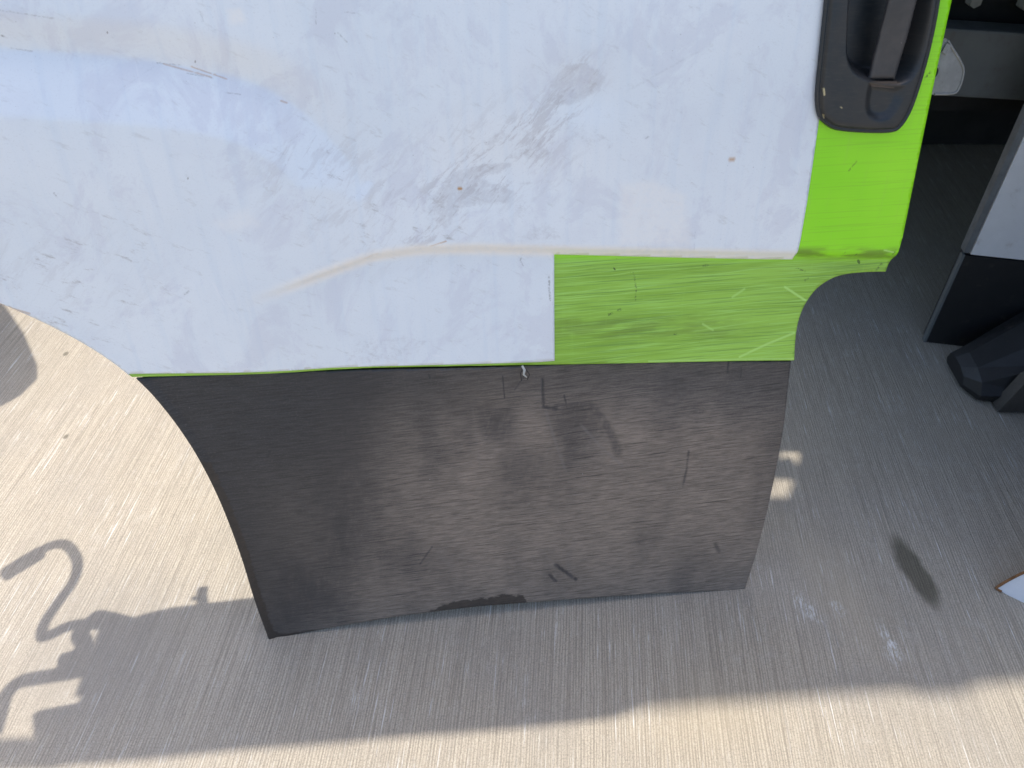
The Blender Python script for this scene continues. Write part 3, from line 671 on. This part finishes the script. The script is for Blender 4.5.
# white rusty panel corner at the right
wp = thing('white_panel', 'white panel with a rusty pointed corner standing on the concrete at the right edge', 'body panel')
Pw = ground(995, 589); wp.matrix_world = frame_at(Pw, ground(1024, 603) - Pw, (0, .25, 1))
cor = spline([(0, .003), (.008, .030), (.020, .060), (.036, .088), (.06, .115), (.11, .15)], 3)
bm = bmesh.new(); prism(bm, [(.02, 0), (.6, -.0), (.6, .55), (.16, .55), (.13, .22)] + cor[::-1], 0, .003); from_bm('white_skin', bm, M['white'], wp, bevel=.0008)
tube_curve('rusty_edge', [(a, -.0005, b + .0005) for a, b in [(.01, .001), (.003, .0015)] + cor[:11]], .0024, M['rust'], wp)

# trailer behind: grey chassis rail over a black void
tr = thing('box_trailer', 'dark box trailer parked behind the doors, grey chassis rail showing above black shade', 'trailer', (0, 0, 0))
bm = bmesh.new(); box(bm, .46, 4.2, 1.6505, 5.4, .45, .80); from_bm('trailer_floor', bm, M['under'], tr, bevel=.005)
XL, XR, YW, ZB, ZT = .46, 4.2, 1.62, .78, 2.965  # unseen wall: height, slope and gaps shaped to cast shadow edge and dapples
def wall_piece(x0, x1, z0, z1, nm='shade_side_board', mt='under'):
    bm = bmesh.new(); box(bm, x0, x1, YW, YW + .03, z0, z1); return from_bm(nm, bm, M[mt], tr)
wall_piece(XL, XR, ZB, 1.60)
wall_piece(XL, .868, 1.602, 1.98); wall_piece(.925, XR, 1.602, 1.98)
wall_piece(XL, XR, 1.982, 2.478); bm = bmesh.new(); prism(bm, [(.870, 1.73), (.905, 1.70), (.923, 1.76), (.923, 1.80), (.870, 1.79)], YW + .002, YW + .028); from_bm('shade_side_board', bm, M['under'], tr)
wall_piece(XL, 1.03, 2.48, 2.522); wall_piece(1.15, XR, 2.48, 2.522)
bm = bmesh.new(); prism(bm, [(XL, 2.524), (2.4, 2.524), (2.4, 2.69), (XL, 3.061)], YW, YW + .03); from_bm('shade_side_board', bm, M['under'], tr)
bm = bmesh.new(); prism(bm, [(1.19, 2.925), (1.31, 2.90), (1.29, 2.945), (1.22, 2.955)], YW + .004, YW + .02); from_bm('shadow_bump', bm, M['under'], tr)  # added piece, shapes a bump in the shadow edge
bm = bmesh.new(); box(bm, XL, XR, 2.5, 5.4, 2.26, 2.30); from_bm('trailer_roof', bm, M['under'], tr)
bm = bmesh.new(); box(bm, XL, XL + .03, 2.5, 5.4, ZB + .03, 2.255); from_bm('end_board', bm, M['under'], tr)
bm = bmesh.new(); box(bm, XR - .03, XR, 1.66, 5.4, ZB + .03, 2.255); from_bm('end_board', bm, M['under'], tr)
bm = bmesh.new(); box(bm, XL + .04, XR - .04, 5.36, 5.4, ZB + .03, 2.255); from_bm('back_board', bm, M['under'], tr)
def slab(x0, x1, y0, y1):  # unseen slab added overhead to darken the ground, gaps left for dapples
    bm = bmesh.new(); box(bm, x0, x1, y0, y1, 1.0, 1.03); return from_bm('shade_slab', bm, M['under'], tr)
slab(.53, 4.1, .93, .968); slab(.53, .738, .97, 1.10); slab(.862, 4.1, .97, 1.10); slab(.53, 4.1, 1.102, 1.218); slab(.53, .68, 1.22, 1.44); slab(.80, 4.1, 1.22, 1.44); slab(.53, 4.1, 1.442, 1.618)
Mx = Matrix.Translation((.7, 1.56, .535)) @ Matrix.Rotation(math.radians(-1), 4, 'Z') @ Matrix.Rotation(math.radians(3), 4, 'Y')
bm = bmesh.new(); box(bm, -.15, 3.4, 0, .06, 0, .135, Mx); from_bm('chassis_rail', bm, M['grey'], tr, bevel=.006)
bm = bmesh.new(); box(bm, .55, 4.15, 4.6, 4.75, .02, .445); from_bm('added_rear_skirt', bm, M['under'], tr, bevel=.01)  # black skirts added to deepen the dark under the trailer
bm = bmesh.new(); box(bm, 4.0, 4.15, 1.7, 4.6, .05, .445); from_bm('added_side_skirt', bm, M['under'], tr, bevel=.01)
bm = bmesh.new(); box(bm, .55, .65, 2.3, 4.6, .03, .445); from_bm('added_side_skirt', bm, M['under'], tr, bevel=.01)
bm = bmesh.new(); box(bm, .62, 3.9, 2.35, 2.40, .015, .44); from_bm('added_side_skirt', bm, M['under'], tr, bevel=.01)  # black sheet added in place of deep shade below the rail
def wheel(x, y):
    prof = [(.16, -.09), (.30, -.10), (.335, -.07), (.34, 0), (.335, .07), (.30, .10), (.16, .09)]
    bm = bmesh.new(); n = 36; R_ = []
    for i in range(n):
        a = 2 * math.pi * i / n; R_.append([bm.verts.new((x + t, y + r * math.cos(a), .342 + r * math.sin(a))) for r, t in prof])
    for i in range(n):
        for k in range(len(prof) - 1): bm.faces.new((R_[i][k], R_[(i + 1) % n][k], R_[(i + 1) % n][k + 1], R_[i][k + 1]))
    w_ = from_bm('wheel', bm, M['tyre'], tr, True)
    bm = bmesh.new(); bmesh.ops.create_cone(bm, cap_ends=True, segments=28, radius1=.165, radius2=.15, depth=.15, matrix=Matrix.Translation((x, y, .342)) @ Matrix.Rotation(math.pi / 2, 4, 'Y'))
    from_bm('rim', bm, M['grey'], w_, bevel=.006)
wheel(1.9, 3.3); wheel(3.7, 3.3)
for bx_, bz_ in ((.925, .70), (1.03, .695), (1.22, .69)):
    bm = bmesh.new(); bmesh.ops.create_cone(bm, cap_ends=True, segments=6, radius1=.014, radius2=.012, depth=.02, matrix=Matrix.Translation((bx_, 1.60, bz_)) @ Matrix.Rotation(math.pi / 2, 4, 'X'))
    from_bm('bolt', bm, M['zinc'], tr)

# unseen door-shaped panel added past the right edge to block sky light
sky_blocker = thing('spare_or_added_door', 'unseen dark panel added beyond the right side to block sky light', 'van door', (1.33, .42, 0))
bm = bmesh.new(); prism(bm, [(0, 0), (.80, 0), (.80, 1.75), (.70, 1.86), (.12, 1.86), (0, 1.7)], 0, .04, Matrix.Rotation(math.radians(88), 4, 'Z')); from_bm('door_skin', bm, M['dark'], sky_blocker, bevel=.006)
# fender added unseen outside the left edge so its corner shades the concrete
fd = thing('shadow_blocker', 'dark fender added unseen beyond the left edge, its corner shading the concrete', 'blocker')
G1 = ground(36, 376); T = G1 + SUN * .8
def lf(x, y, h): return ground(x, y) + SUN * h
pts = [lf(2, 306, .86), lf(22, 335, .83), lf(36, 368, .80), lf(36, 380, .79), lf(20, 396, .78), lf(-10, 412, .76), np.array([-1.75, 1.25, .0]), np.array([-2.3, 1.45, 0.0]), lf(-200, 300, .9)]
bm = bmesh.new(); a = [bm.verts.new(p) for p in pts]; b = [bm.verts.new(p + np.array([.0, .012, .006])) for p in pts]
bm.faces.new(a); bm.faces.new(b[::-1])
for i in range(len(pts)): bm.faces.new((a[i], b[i], b[(i + 1) % len(pts)], a[(i + 1) % len(pts)]))
from_bm('blocker_skin', bm, M['dark'], fd)

sc.render.engine = 'CYCLES'
sc.cycles.max_bounces = 8; sc.cycles.diffuse_bounces = 4
